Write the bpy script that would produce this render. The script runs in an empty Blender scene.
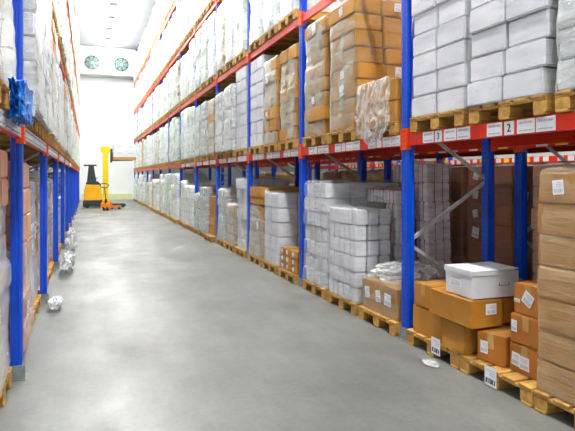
import bpy, bmesh, math, random
from mathutils import Vector, Matrix, noise
random.seed(7)
C = bpy.context.scene.collection
PI = math.pi
# ------------------------------------------------------------------ camera
F, CX, HY, HC = 530.0, 287.5, 176.5, 1.66
TH = math.atan(199.5 / F)
cam_d = bpy.data.cameras.new('camera'); cam = bpy.data.objects.new('camera', cam_d); C.objects.link(cam)
cam_d.sensor_fit = 'HORIZONTAL'; cam_d.sensor_width = 36; cam_d.lens = 36 * F / 575
cam_d.shift_y = -(215.5 - HY) / 575; cam_d.clip_end = 200; cam_d.clip_start = .05
cam.location = (0, 0, HC); cam.rotation_euler = (PI / 2, 0, -TH)
bpy.context.scene.camera = cam
sn, cs = math.sin(TH), math.cos(TH)
def proj(x, y, z):
    Z = x * sn + y * cs
    if Z < .3: return None
    return CX + F * (x * cs - y * sn) / Z, HY + F * (HC - z) / Z, Z
def in_view(x0, x1, y0, y1, z0, z1, m=25):
    ps = [proj(x, y, z) for x in (x0, x1) for y in (y0, y1) for z in (z0, z1)]
    ps = [p for p in ps if p]
    if not ps: return False
    return (max(p[0] for p in ps) > -m and min(p[0] for p in ps) < 575 + m and
            max(p[1] for p in ps) > -m and min(p[1] for p in ps) < 431 + m)

# ------------------------------------------------------------------ materials
def srgb(r, g, b):
    f = lambda c: (c / 255 / 12.92) if c <= 10 else ((c / 255 + .055) / 1.055) ** 2.4
    return (f(r), f(g), f(b), 1)
def newmat(name):
    m = bpy.data.materials.new(name); m.use_nodes = True
    nt = m.node_tree; b = nt.nodes['Principled BSDF']
    return m, nt, b
def N(nt, t, **k):
    n = nt.nodes.new(t)
    for a, v in k.items():
        if a in n.inputs.keys() if hasattr(n.inputs, 'keys') else False: n.inputs[a].default_value = v
        else: setattr(n, a, v)
    return n
def setin(n, **k):
    for a, v in k.items(): n.inputs[a.replace('_', ' ')].default_value = v
def ramp(nt, src, p0, c0, p1, c1):
    r = nt.nodes.new('ShaderNodeValToRGB'); e = r.color_ramp.elements
    e[0].position, e[0].color, e[1].position, e[1].color = p0, c0, p1, c1
    nt.links.new(src, r.inputs[0]); return r.outputs[0]
def noise_node(nt, scale, detail=3, vec=None, stretch=None, rough=.5, coord='Object'):
    tc = nt.nodes.new('ShaderNodeTexCoord'); src = tc.outputs[coord]
    mp = nt.nodes.new('ShaderNodeMapping'); nt.links.new(src, mp.inputs[0])
    oi = nt.nodes.new('ShaderNodeObjectInfo')
    ml = nt.nodes.new('ShaderNodeMath'); ml.operation = 'MULTIPLY'; ml.inputs[1].default_value = 37.0
    nt.links.new(oi.outputs['Random'], ml.inputs[0]); nt.links.new(ml.outputs[0], mp.inputs['Location'])
    if stretch: mp.inputs['Scale'].default_value = stretch
    n = nt.nodes.new('ShaderNodeTexNoise'); n.inputs['Scale'].default_value = scale
    n.inputs['Detail'].default_value = detail; n.inputs['Roughness'].default_value = rough
    nt.links.new(mp.outputs[0], n.inputs['Vector'])
    return n.outputs['Fac']
def bump(nt, b, src, st=.3, dist=.01):
    bp = nt.nodes.new('ShaderNodeBump'); bp.inputs['Strength'].default_value = st; bp.inputs['Distance'].default_value = dist
    nt.links.new(src, bp.inputs['Height']); nt.links.new(bp.outputs[0], b.inputs['Normal'])
def simple(name, c0, c1=None, scale=6, rough=.5, metal=0, bst=0, vary=0, stretch=None):
    m, nt, b = newmat(name); setin(b, Roughness=rough, Metallic=metal)
    c1 = c1 or c0
    nf = noise_node(nt, scale, stretch=stretch)
    col = ramp(nt, nf, .3, c0, .7, c1)
    if vary:
        oi = nt.nodes.new('ShaderNodeObjectInfo'); hs = nt.nodes.new('ShaderNodeHueSaturation')
        mr = nt.nodes.new('ShaderNodeMapRange'); mr.inputs[3].default_value = 1 - vary; mr.inputs[4].default_value = 1 + vary * .6
        nt.links.new(oi.outputs['Random'], mr.inputs[0]); nt.links.new(mr.outputs[0], hs.inputs['Value'])
        nt.links.new(col, hs.inputs['Color']); col = hs.outputs[0]
    nt.links.new(col, b.inputs['Base Color'])
    if bst: bump(nt, b, nf, bst)
    return m
M = {}
M['kraft'] = simple('kraft_board', srgb(202, 146, 58), srgb(184, 128, 44), 5, .6, vary=.12, bst=.15)
M['kraft_pile'] = simple('golden_board', srgb(188, 130, 44), srgb(172, 114, 32), 5, .6, vary=.1, bst=.15)
M['kraft_dull'] = simple('dull_board', srgb(182, 134, 74), srgb(164, 116, 58), 5, .6, vary=.08, bst=.15)
M['kraft_dark'] = simple('orange_board', srgb(194, 124, 48), srgb(178, 108, 36), 5, .6, vary=.1, bst=.15)
M['salmon'] = simple('salmon_board', srgb(236, 184, 152), srgb(222, 166, 134), 5, .6, vary=.08)
M['brown'] = simple('brown_board', srgb(172, 98, 74), srgb(152, 82, 60), 5, .6, vary=.12)
M['white'] = simple('white_board', srgb(232, 234, 240), srgb(216, 219, 227), 4, .5, vary=.06, bst=.1)
M['pink'] = simple('pale_pink_board', srgb(240, 230, 240), srgb(228, 216, 230), 4, .55, vary=.08)
M['greywhite'] = simple('greyish_board', srgb(206, 210, 210), srgb(184, 190, 188), 5, .5, vary=.1)
M['paper'] = simple('label_paper', srgb(240, 240, 245), srgb(228, 230, 238), 30, .5)
M['ink'] = simple('ink', srgb(50, 52, 60), None, 5, .6)
M['inkgrey'] = simple('grey_ink', srgb(160, 164, 176), None, 5, .6)
M['red_strap'] = simple('red_strap', srgb(196, 60, 84), None, 5, .4)
M['tape'] = simple('packing_tape', srgb(205, 165, 100), srgb(190, 148, 84), 8, .22)
M['crease'] = simple('carton_gap', srgb(96, 62, 30), None, 8, .8)
M['crease_w'] = simple('carton_gap_pale', srgb(120, 122, 132), None, 8, .8)
M['wood'] = simple('pallet_wood', srgb(206, 160, 84), srgb(170, 122, 52), 3, .7, vary=.2, bst=.3, stretch=(1, 7, 7))
M['steel'] = simple('galvanised_steel', srgb(214, 216, 218), srgb(190, 194, 196), 12, .4, .25)
M['grey_metal'] = simple('grey_paint', srgb(150, 158, 160), srgb(120, 130, 132), 14, .5, .1)
M['dark'] = simple('dark_plastic', srgb(44, 62, 62), srgb(34, 48, 50), 5, .45)
M['blade'] = simple('fan_blade_grey', srgb(74, 104, 96), None, 5, .5)
M['black'] = simple('black_rubber', srgb(18, 22, 22), None, 5, .5)
M['yellow'] = simple('yellow_paint', srgb(250, 190, 10), srgb(242, 176, 6), 4, .35)
M['lemon'] = simple('mast_yellow', srgb(250, 222, 10), srgb(245, 210, 8), 4, .35)
M['orange'] = simple('truck_orange', srgb(236, 140, 20), srgb(220, 122, 14), 4, .4)
M['yellow_tag'] = simple('yellow_tag', srgb(245, 215, 60), None, 5, .5)
M['blue_cloth'] = simple('blue_plastic', srgb(30, 140, 240), srgb(14, 100, 210), 6, .35, bst=.5)
M['blue_reflection'] = simple('blue_reflection', srgb(60, 110, 220), srgb(90, 140, 235), 6, .4)  # colour standing in for a blue reflection in the film
M['beam'] = simple('beam_red', srgb(238, 50, 16), srgb(228, 42, 12), 6, .35, vary=.04)
M['beam_orange'] = simple('connector_orange', srgb(250, 82, 24), srgb(240, 70, 16), 6, .35)
# blue post with rows of punched slots
m, nt, b = newmat('post_blue'); setin(b, Roughness=.35)
nf = noise_node(nt, 5); col = ramp(nt, nf, .3, srgb(8, 72, 205), .7, srgb(10, 84, 222))
tc = nt.nodes.new('ShaderNodeTexCoord'); sp = nt.nodes.new('ShaderNodeSeparateXYZ'); nt.links.new(tc.outputs['Object'], sp.inputs[0])
def mth(nt, op, a, b_=None):
    n = nt.nodes.new('ShaderNodeMath'); n.operation = op
    for i, v in enumerate((a, b_)):
        if v is None: continue
        if isinstance(v, (int, float)): n.inputs[i].default_value = v
        else: nt.links.new(v, n.inputs[i])
    return n.outputs[0]
zz = mth(nt, 'LESS_THAN', mth(nt, 'MODULO', sp.outputs[2], .05), .02)
yy = mth(nt, 'LESS_THAN', mth(nt, 'ABSOLUTE', mth(nt, 'SUBTRACT', mth(nt, 'ABSOLUTE', sp.outputs[1]), .026)), .005)
hole = mth(nt, 'MULTIPLY', zz, yy)
mx = nt.nodes.new('ShaderNodeMixRGB'); nt.links.new(hole, mx.inputs[0]); nt.links.new(col, mx.inputs[1]); mx.inputs[2].default_value = srgb(8, 20, 60)
nt.links.new(mx.outputs[0], b.inputs['Base Color']); M['post'] = m
# stretch film
def film_mat(name, tint, lo, hi, p0, p1, stretch, graze=.75):
    m, nt, b = newmat(name); setin(b, Roughness=.22); b.inputs['Base Color'].default_value = tint
    b.inputs['Specular IOR Level'].default_value = .7
    nf = noise_node(nt, 5, 4, stretch=stretch, rough=.6)
    a = ramp(nt, nf, p0, (lo, lo, lo, 1), p1, (hi, hi, hi, 1))
    lw = nt.nodes.new('ShaderNodeLayerWeight'); lw.inputs[0].default_value = .5
    g = mth(nt, 'MULTIPLY', mth(nt, 'POWER', lw.outputs['Facing'], 2.2), graze)
    t = mth(nt, 'ADD', a, mth(nt, 'MULTIPLY', g, mth(nt, 'SUBTRACT', 1.0, a)))
    nt.links.new(t, b.inputs['Alpha'])
    bump(nt, b, nf, .5, .02); return m
M['film'] = film_mat('stretch_film', srgb(236, 242, 240), .02, .34, .40, .78, (.7, .7, 4), .4)
M['film_thick'] = film_mat('cloudy_stretch_film', srgb(232, 240, 236), .14, .5, .34, .72, (.8, .8, 3), .72)
M['film_clear'] = film_mat('clear_stretch_film', srgb(240, 244, 244), .0, .2, .45, .8, (.7, .7, 4), .25)
M['film_side'] = film_mat('slanting_film', srgb(228, 238, 228), .0, .22, .42, .8, (.7, .7, 4), 1.0)
M['film_kraft'] = film_mat('thin_stretch_film', srgb(240, 226, 196), .05, .42, .42, .75, (.6, .6, 12), .35)
M['scrap'] = film_mat('crumpled_film', srgb(244, 248, 248), .12, .5, .35, .7, (2, 2, 2), .7)
# far loads: cloudy wrapped surfaces with layers showing through
def wrapped(name, c0, c1, c2, rough=.3):
    m, nt, b = newmat(name); setin(b, Roughness=rough)
    nf = noise_node(nt, 3.2, 4, stretch=(1, 1, 1.6), rough=.65)
    r = nt.nodes.new('ShaderNodeValToRGB'); e = r.color_ramp.elements
    e[0].position, e[0].color, e[1].position, e[1].color = .34, c0, .68, c2
    x = e.new(.5); x.color = c1; nt.links.new(nf, r.inputs[0])
    tc = nt.nodes.new('ShaderNodeTexCoord'); sp = nt.nodes.new('ShaderNodeSeparateXYZ'); nt.links.new(tc.outputs['Object'], sp.inputs[0])
    n2 = noise_node(nt, 9, 2)
    l1 = mth(nt, 'LESS_THAN', mth(nt, 'MODULO', mth(nt, 'ADD', sp.outputs[2], mth(nt, 'MULTIPLY', n2, .05)), .21), .014)
    l2 = mth(nt, 'LESS_THAN', mth(nt, 'MODULO', mth(nt, 'ADD', mth(nt, 'ADD', sp.outputs[1], 5), mth(nt, 'MULTIPLY', n2, .06)), .27), .014)
    l = mth(nt, 'MULTIPLY', mth(nt, 'MAXIMUM', l1, l2), mth(nt, 'GREATER_THAN', n2, .47))
    mx = nt.nodes.new('ShaderNodeMixRGB'); nt.links.new(mth(nt, 'MULTIPLY', l, .55), mx.inputs[0]); nt.links.new(r.outputs[0], mx.inputs[1]); mx.inputs[2].default_value = srgb(70, 72, 70)
    nt.links.new(mx.outputs[0], b.inputs['Base Color']); bump(nt, b, nf, .6, .04)
    return m
M['wr_white'] = wrapped('wrapped_white', srgb(196, 208, 204), srgb(228, 236, 234), srgb(244, 248, 248))
M['wr_green'] = wrapped('wrapped_pale_green', srgb(158, 178, 166), srgb(206, 220, 212), srgb(232, 240, 234))
M['wr_mix'] = wrapped('wrapped_mixed', srgb(150, 118, 66), srgb(202, 206, 190), srgb(234, 238, 232))
M['wr_kraft'] = wrapped('wrapped_kraft', srgb(176, 126, 60), srgb(206, 164, 100), srgb(222, 214, 190))
M['wr_salmon'] = wrapped('wrapped_salmon', srgb(214, 140, 104), srgb(232, 176, 150), srgb(240, 226, 220))
# floor
m, nt, b = newmat('concrete_floor'); setin(b, Roughness=.55)
tc = nt.nodes.new('ShaderNodeTexCoord')
def fn(scale, detail, sc_, rough=.6):
    mp = nt.nodes.new('ShaderNodeMapping'); nt.links.new(tc.outputs['Object'], mp.inputs[0]); mp.inputs['Scale'].default_value = sc_
    n = nt.nodes.new('ShaderNodeTexNoise'); n.inputs['Scale'].default_value = scale; n.inputs['Detail'].default_value = detail; n.inputs['Roughness'].default_value = rough
    nt.links.new(mp.outputs[0], n.inputs['Vector']); return n.outputs['Fac']
big = ramp(nt, fn(.55, 6, (1.0, .8, 1), .68), .32, srgb(100, 102, 98), .68, srgb(133, 135, 131))
streak = ramp(nt, fn(1.5, 5, (2.6, .35, 1)), .3, (.84, .84, .84, 1), .62, (1, 1, 1, 1))
fine = ramp(nt, fn(24, 4, (1, 1, 1)), .3, (.86, .86, .86, 1), .66, (1, 1, 1, 1))
m1 = nt.nodes.new('ShaderNodeMixRGB'); m1.blend_type = 'MULTIPLY'; m1.inputs[0].default_value = 1
nt.links.new(big, m1.inputs[1]); nt.links.new(streak, m1.inputs[2])
m2 = nt.nodes.new('ShaderNodeMixRGB'); m2.blend_type = 'MULTIPLY'; m2.inputs[0].default_value = 1
nt.links.new(m1.outputs[0], m2.inputs[1]); nt.links.new(fine, m2.inputs[2])
nt.links.new(m2.outputs[0], b.inputs['Base Color'])
bump(nt, b, fn(6, 4, (1, 1, 1)), .12, .01)
rr = ramp(nt, fn(.9, 5, (1, .6, 1)), .3, (.3, .3, .3, 1), .7, (.62, .62, .62, 1)); nt.links.new(rr, b.inputs['Roughness'])
M['floor'] = m
M['wall'] = simple('white_wall_panel', srgb(238, 242, 240), srgb(232, 237, 235), .5, .5)
M['ceiling'] = simple('ceiling_panel', srgb(226, 226, 234), srgb(222, 222, 230), .5, .6)
M['kerb'] = simple('pale_yellow_kerb', srgb(226, 230, 176), srgb(214, 218, 160), 2, .6)
m, nt, b = newmat('lamp_diffuser'); b.inputs['Base Color'].default_value = (.9, .9, .9, 1)
b.inputs['Emission Color'].default_value = (1, .985, .95, 1); b.inputs['Emission Strength'].default_value = 95; M['lamp'] = m

# ------------------------------------------------------------------ mesh helpers
class MB:
    def __init__(s): s.v = []; s.f = []; s.mi = []; s.mats = []
    def mat(s, m):
        if m not in s.mats: s.mats.append(m)
        return s.mats.index(m)
    def add(s, vs, fs, m):
        k = len(s.v); i = s.mat(m); s.v += [tuple(v) for v in vs]
        for f in fs: s.f.append([k + a for a in f]); s.mi.append(i)
    def box(s, x0, x1, y0, y1, z0, z1, m, R=None):
        vs = [Vector((x, y, z)) for x in (x0, x1) for y in (y0, y1) for z in (z0, z1)]
        if R is not None: vs = [R @ v for v in vs]
        s.add(vs, [(0, 1, 3, 2), (4, 6, 7, 5), (0, 4, 5, 1), (2, 3, 7, 6), (0, 2, 6, 4), (1, 5, 7, 3)], m)
    def bar(s, a, b, r, m, n=8, r2=None):
        a, b = Vector(a), Vector(b); d = (b - a).normalized(); u = d.orthogonal().normalized(); w = d.cross(u); r2 = r2 or r
        vs = []
        for p, q in ((a, r), (b, r2)):
            for i in range(n):
                t = 2 * PI * i / n; vs.append(p + (u * math.cos(t) + w * math.sin(t)) * q)
        fs = [(i, (i + 1) % n, n + (i + 1) % n, n + i) for i in range(n)] + [tuple(range(n - 1, -1, -1)), tuple(range(n, 2 * n))]
        s.add(vs, fs, m)
    def strut(s, a, b, w, t, m):      # flat rectangular bar from a to b (in the XZ plane), w across, t along Y
        a, b = Vector(a), Vector(b); d = (b - a).normalized(); u = Vector((-d.z, 0, d.x)) * w / 2; y = Vector((0, t / 2, 0))
        vs = [a - u - y, a + u - y, a + u + y, a - u + y, b - u - y, b + u - y, b + u + y, b - u + y]
        s.add(vs, [(0, 3, 2, 1), (4, 5, 6, 7), (0, 1, 5, 4), (1, 2, 6, 5), (2, 3, 7, 6), (3, 0, 4, 7)], m)
    def prism(s, pts, axis, a0, a1, m):   # polygon extruded along axis ('x','y','z')
        n = len(pts)
        def P(p, a): return {'x': (a, p[0], p[1]), 'y': (p[0], a, p[1]), 'z': (p[0], p[1], a)}[axis]
        vs = [P(p, a0) for p in pts] + [P(p, a1) for p in pts]
        fs = [(i, (i + 1) % n, n + (i + 1) % n, n + i) for i in range(n)] + [tuple(range(n - 1, -1, -1)), tuple(range(n, 2 * n))]
        s.add(vs, fs, m)
    def mesh(s, name, bevel=0, smooth=False, seg=2):
        me = bpy.data.meshes.new(name); me.from_pydata(s.v, [], s.f)
        for m in s.mats: me.materials.append(M[m])
        for p, i in zip(me.polygons, s.mi): p.material_index = i
        bm = bmesh.new(); bm.from_mesh(me); bmesh.ops.recalc_face_normals(bm, faces=bm.faces)
        if bevel:
            es = [e for e in bm.edges if len(e.link_faces) == 2 and e.calc_face_angle(0) > .6]
            bmesh.ops.bevel(bm, geom=es, offset=bevel, segments=seg, affect='EDGES', clamp_overlap=True)
        bm.to_mesh(me); bm.free()
        if smooth:
            for p in me.polygons: p.use_smooth = True
        return me
WL = {}
def link(name, me, parent=None, loc=(0, 0, 0), rz=0, label=None, kind=None):
    o = bpy.data.objects.new(name, me); C.objects.link(o)
    if parent is not None:
        o.parent = parent; o.location = Vector(loc) - WL[parent.name]
    else: o.location = loc
    WL[o.name] = Vector(loc); o.rotation_euler.z = rz
    if label: o['label'] = label
    if kind: o['kind'] = kind
    return o
def thing(name, label, cat, loc=(0, 0, 0), rz=0, group=None, me=None):
    o = bpy.data.objects.new(name, me); C.objects.link(o); o.location = loc; o.rotation_euler.z = rz
    o['label'] = label; o['category'] = cat
    if group: o['group'] = group
    WL[o.name] = Vector(loc); return o
def lpart(name, me, parent, loc=(0, 0, 0), rz=0, label=None):   # local placement, for turned things
    o = bpy.data.objects.new(name, me); C.objects.link(o); o.parent = parent; o.location = loc; o.rotation_euler.z = rz
    WL[o.name] = Vector(loc)
    if label: o['label'] = label
    return o
cache = {}
def cached(key, fn):
    if key not in cache: cache[key] = fn()
    return cache[key]

# ------------------------------------------------------------------ the room
def slab(name, x0, x1, y0, y1, z0, z1, m):
    b = MB(); b.box(x0, x1, y0, y1, z0, z1, m); o = link(name, b.mesh(name)); o['kind'] = 'structure'; return o
XL, XR, YF, YB, ZC = -4.6, 14.5, -7.0, 40.0, 10.75
slab('floor', XL, XR, YF, YB, -.1, 0, 'floor')
slab('ceiling', XL, XR, YF, YB, ZC, ZC + .1, 'ceiling')
slab('wall_left', XL - .1, XL, YF, YB, -.1, ZC + .1, 'wall')
slab('wall_right', XR, XR + .1, YF, YB, -.1, ZC + .1, 'wall')
slab('wall_back', XL - .1, XR + .1, YB, YB + .1, -.1, ZC + .1, 'wall')
slab('wall_front', XL - .1, XR + .1, YF - .1, YF, -.1, ZC + .1, 'wall')
slab('trim_1', -.42, 2.95, YB - .22, YB, 0, .42, 'kerb')

# ceiling lamps along the aisle
def lamp(x, y, words):
    t = thing('ceiling_lamp', words, 'lamp', (x, y, ZC - .14))
    b = MB(); b.prism([(-.16, .14), (-.16, .06), (-.11, .0), (.11, .0), (.16, .06), (.16, .14)], 'y', -.75, .75, 'grey_metal')
    link('lamp_housing', b.mesh('lamp_housing'), t, (x, y, ZC - .14))
    b = MB(); b.box(-.10, .10, -.7, .7, -.03, -.002, 'lamp'); link('lamp_diffuser', b.mesh('lamp_diffuser'), t, (x, y, ZC - .14))
ords = ['first', 'second', 'third', 'fourth', 'fifth', 'sixth', 'seventh', 'eighth', 'ninth', 'tenth', 'eleventh', 'twelfth', 'thirteenth', 'fourteenth', 'fifteenth']
LY = [-5.5, -3, -.5, 2.5, 6, 10, 14, 18, 21.5, 25, 27.5, 30, 32.5, 35, 37.5]  # closely spaced end lamps are added to brighten near faces and far wall
for i, y in enumerate(LY):
    lamp(1.25, y, 'long ceiling lamp in an aisle row with added lamps, %s along from the front wall' % ords[i])
for i, y in enumerate((4, 14)):
    lamp(7.2, y, 'long ceiling lamp over the aisle behind the right racks, %s along' % ords[i])

# ------------------------------------------------------------------ pallet racks
def post_mesh(h):
    def f():
        b = MB(); g = .012
        pts = [(0, -.05), (0, -.017), (.006, -.014), (.006, .014), (0, .017), (0, .05), (.025, .05), (.03, .05 - g), (.048, .05 - g), (.053, .05), (.085, .05),
               (.085, -.05), (.053, -.05), (.048, -.05 + g), (.03, -.05 + g), (.025, -.05)]
        b.prism(pts, 'z', 0, h, 'post'); return b.mesh('post')
    return cached(('post', h), f)
def foot_mesh():
    def f():
        b = MB(); b.box(-.03, .12, -.075, .075, 0, .008, 'grey_metal'); b.prism([(-.012, .008), (-.004, .13), (-.001, .13), (-.001, .008)], 'y', -.062, .062, 'grey_metal')
        b.box(-.025, .10, .052, .058, .0, .12, 'grey_metal')
        return b.mesh('foot_plate')
    return cached('foot', f)
def conn_mesh():
    def f():
        b = MB(); b.box(-.012, -.001, -.052, 0, -.1, .115, 'beam_orange'); b.box(-.012, .05, -.004, .004, -.1, .115, 'beam_orange')
        for k in range(4):
            z = -.075 + k * .05; b.box(-.014, -.0121, -.032, -.02, z, z + .022, 'black')
        return b.mesh('beam_connector', .002, seg=1)
    return cached('conn', f)
def beam_mesh(L):
    def f():
        b = MB(); b.prism([(.0, -.06), (.0, .06), (.03, .06), (.032, .035), (.05, .035), (.05, -.06)], 'y', 0, L, 'beam'); return b.mesh('beam', .003, seg=1)
    return cached(('beam', L), f)
def plate_mesh(w, kind='white', detail=True):
    def f():
        b = MB(); b.box(-.004, -.0005, -w / 2, w / 2, -.052, .052, 'paper' if kind == 'white' else 'yellow_tag')
        if detail:
            rnd = random.Random(3); y = -w / 2 + .02
            while y < w / 2 - .02:
                t = rnd.choice((.004, .007, .010)); b.box(-.0052, -.0041, y, y + t, .018, .036, 'inkgrey'); b.box(-.0052, -.0041, y, y + t, -.036, -.026, 'inkgrey'); y += t + .006
        return b.mesh('label_plate')
    return cached(('plate', w, kind, detail), f)
def text_mesh(txt, size):
    def f():
        cu = bpy.data.curves.new('t', 'FONT'); cu.body = txt; cu.size = size; cu.extrude = .0006; cu.align_x = 'CENTER'; cu.align_y = 'CENTER'; cu.offset = .0012
        o = bpy.data.objects.new('t', cu); C.objects.link(o); bpy.context.view_layer.update()
        me = bpy.data.meshes.new_from_object(o.evaluated_get(bpy.context.evaluated_depsgraph_get())); bpy.data.objects.remove(o)
        me.materials.clear(); me.materials.append(M['ink']); me.name = 'number'; return me
    return cached(('text', txt, size), f)
LEV = [2.03, 4.03, 6.03, 8.03]     # beam centres; top is +.06
ZT = [0.0, 2.093, 4.093, 6.093, 8.093]
BAY, SP = 2.8, (.53, 1.40, 2.27)
def rack(label, xf, side, y0, k0, k1, nlev, H, rear_levels=1, tags='right', near=3, xdepth=1.1):
    """side=+1: the rack lies to +X of its front plane xf. frames k0..k1, bays between them."""
    root = thing('pallet_rack', label, 'pallet rack', (xf, y0 + k0 * BAY, 0))
    R = lambda x: xf + side * x
    def orient(o):
        if side < 0: o.rotation_euler.z = PI
    for k in range(k0, k1 + 1):
        Y = y0 + k * BAY
        for rear in (0, 1):
            x = R(xdepth) if rear else R(0)
            if rear and Y > 24: continue
            p = link('post', post_mesh(H), root, (x, Y, .0))
            if (side > 0) == bool(rear): p.rotation_euler.z = PI
            if not rear:
                q = lpart('foot_plate', foot_mesh(), p, (0, 0, 0))
        # lattice bracing between the two posts
        zs = [.35 + .635 * i for i in range(int((H - .6) / .635) + 1)]
        segs = [((R(xdepth - .04) if i % 2 == 0 else R(.04)), zs[i], (R(.04) if i % 2 == 0 else R(xdepth - .04)), zs[i + 1]) for i in range(len(zs) - 1)]
        if Y < 24:
            if k < k0 + near and nlev > 1:
                for (xa, za, xb, zb) in segs:
                    if zb > 5: continue
                    b = MB(); b.strut((xa - xf, 0, za), (xb - xf, 0, zb), .035, .02, 'steel'); link('brace', b.mesh('brace'), root, (xf, Y + .012, 0))
            else:
                b = MB()
                for (xa, za, xb, zb) in segs[:6]: b.strut((xa - xf, 0, za), (xb - xf, 0, zb), .035, .02, 'steel')
                link('bracing', b.mesh('bracing'), root, (xf, Y + .012, 0))
    for k in range(k0, k1):
        Y = y0 + k * BAY
        for li in range(nlev):
            for rear in (0, 1):
                if rear and (li >= rear_levels or Y > 22): continue
                if not in_view(R(0), R(.1), Y, Y + BAY, LEV[li], LEV[li] + .1, 60): continue
                x = R(xdepth - .005) if rear else R(.005)
                dirn = side * (-1 if rear else 1)       # +1: face looks to -X
                L = BAY - .1
                bm_ = link('beam', beam_mesh(L), root, (x, Y + .05 if dirn > 0 else Y + .05 + L, LEV[li]))
                if dirn < 0: bm_.rotation_euler.z = PI
                for e, (yy, fl) in enumerate(((0, 0), (L, 1))):
                    c = lpart('beam_connector', conn_mesh(), bm_, (-.008, yy, 0)); 
                    if fl: c.scale.y = -1
                if rear or li > 0 or Y > 17: continue
                for si, s in enumerate(SP):
                    loc = lambda yc: (-.0, (yc - .05) if dirn > 0 else L - (yc - .05), 0)
                    d = Y < 9
                    if tags == 'right':
                        ys = [s + .13, s - .19, s - .37] if dirn > 0 else [s - .13, s + .19, s + .37]
                        for yc in ys: lpart('label_plate', plate_mesh(.168, 'white', d), bm_, loc(yc))
                        lpart('number_plate', plate_mesh(.10, 'white', False), bm_, loc(s - .025))
                        if Y < 2:
                            n = lpart('number', text_mesh(str(si + 1), .085), bm_, (loc(s - .025)[0] - .0052, loc(s - .025)[1], -.002), label='black numeral')
                            n.rotation_euler = (PI / 2, 0, -PI / 2)
                    elif tags == 'left':
                        for yc in (s - .28, s + .0, s + .28): lpart('label_plate', plate_mesh(.27, 'white', d), bm_, loc(yc))
                    else:
                        for j, yc in enumerate((s - .3, s - .05, s + .2)): lpart('label_plate', plate_mesh(.15, 'yellow' if (j + si) % 3 == 0 else 'white', False), bm_, loc(yc), label='yellow tag' if (j + si) % 3 == 0 else None)
    return root
XA = 3.0; YR = 4.61
XLF = -.505; YLF = 4.87
rack('blue and red pallet rack running along the right side of the aisle', XA, 1, YR, -1, 12, 4, 9.9, 2, 'right')
rack('blue pallet rack standing back to back behind the right aisle rack', 4.47, 1, YR, -1, 5, 2, 6.0, 2, 'none' if False else 'far', 0)
rack('rack across the next aisle with yellow and white tags on red beams', 9.0, 1, YR, -1, 6, 2, 6.0, 1, 'far', 0)
rack('blue and red pallet rack running along the left side of the aisle', XLF, -1, YLF, -1, 11, 4, 9.9, 1, 'left')

# ------------------------------------------------------------------ pallets
def pallet_near(label, x, y, z, rz=0):
    """near corner-centred: x,y centre of the pallet"""
    t = thing('wooden_pallet', label, 'pallet', (x, y, z), rz)
    def bx(n, a, b, c, loc):
        me = cached(('pb', a, b, c), lambda: (lambda q: (q.box(-a / 2, a / 2, -b / 2, b / 2, 0, c, 'wood'), q.mesh(n, .004, seg=1))[1])(MB()))
        lpart(n, me, t, loc)
    for yy in (-.34, 0, .34): bx('bottom_board', 1.2, .1, .02, (0, yy, 0))
    for yy in (-.34, 0, .34):
        for xx in (-.53, 0, .53): bx('block', .13, .12, .08, (xx, yy, .02))
    for xx in (-.53, 0, .53): bx('stringer_board', .13, .8, .02, (xx, 0, .1))
    for yy in (-.33, -.165, 0, .165, .33): bx('deck_board', 1.2, .13, .022, (0, yy, .12))
    return t
def pallet_far(label, x, y, z):
    def f():
        b = MB(); b.prism([(-.4, 0), (-.27, 0), (-.27, .1), (-.06, .1), (-.06, 0), (.06, 0), (.06, .1), (.27, .1), (.27, 0), (.4, 0), (.4, .142), (-.4, .142)], 'x', -.6, .6, 'wood')
        return b.mesh('wooden_pallet')
    return thing('wooden_pallet', label, 'pallet', (x, y, z), 0, None, cached('pfar', f))

# ------------------------------------------------------------------ cartons
def carton_mesh(dx, dy, h, mat, bevel=.009, tape=True, strap=None, dent=0, seed=0):
    key = ('carton', round(dx, 3), round(dy, 3), round(h, 3), mat, tape, strap, dent, seed)
    def f():
        bm = bmesh.new(); bmesh.ops.create_cube(bm, size=1)
        bmesh.ops.scale(bm, vec=(dx, dy, h), verts=bm.verts)
        if dent: bmesh.ops.subdivide_edges(bm, edges=bm.edges, cuts=7, use_grid_fill=True)
        bmesh.ops.translate(bm, vec=(0, 0, h / 2), verts=bm.verts)
        if dent:
            for v in bm.verts:
                n = noise.noise_vector(v.co * 4.2 + Vector((seed, seed * 2, 0)))
                k = dent * (.35 + .65 * (v.co.z / h))
                v.co += Vector((n.x, n.y, n.z * .6)) * k if v.co.z > .01 else Vector((n.x, n.y, 0)) * dent * .2
        else:
            bmesh.ops.bevel(bm, geom=bm.edges[:], offset=bevel, segments=2, affect='EDGES')
        me = bpy.data.meshes.new('carton'); bm.to_mesh(me); bm.free(); me.materials.append(M[mat])
        if dent:
            for p in me.polygons: p.use_smooth = False
        return me
    return cached(key, f)
def label_paper(w, h, seed=0):
    def f():
        b = MB(); b.box(-.0015, 0, -w / 2, w / 2, -h / 2, h / 2, 'paper'); rnd = random.Random(seed)
        y = -w * .38
        while y < w * .36:
            t = rnd.choice((.003, .005, .007)); b.box(-.0022, -.0016, y, y + t, -h * .38, -h * .1, 'inkgrey'); y += t + .006
        for k in range(3): b.box(-.0022, -.0016, -w * .38, w * rnd.uniform(.05, .38), h * (.05 + .12 * k), h * (.08 + .12 * k), 'inkgrey')
        return b.mesh('paper_label')
    return cached(('lp', w, h, seed), f)
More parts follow.
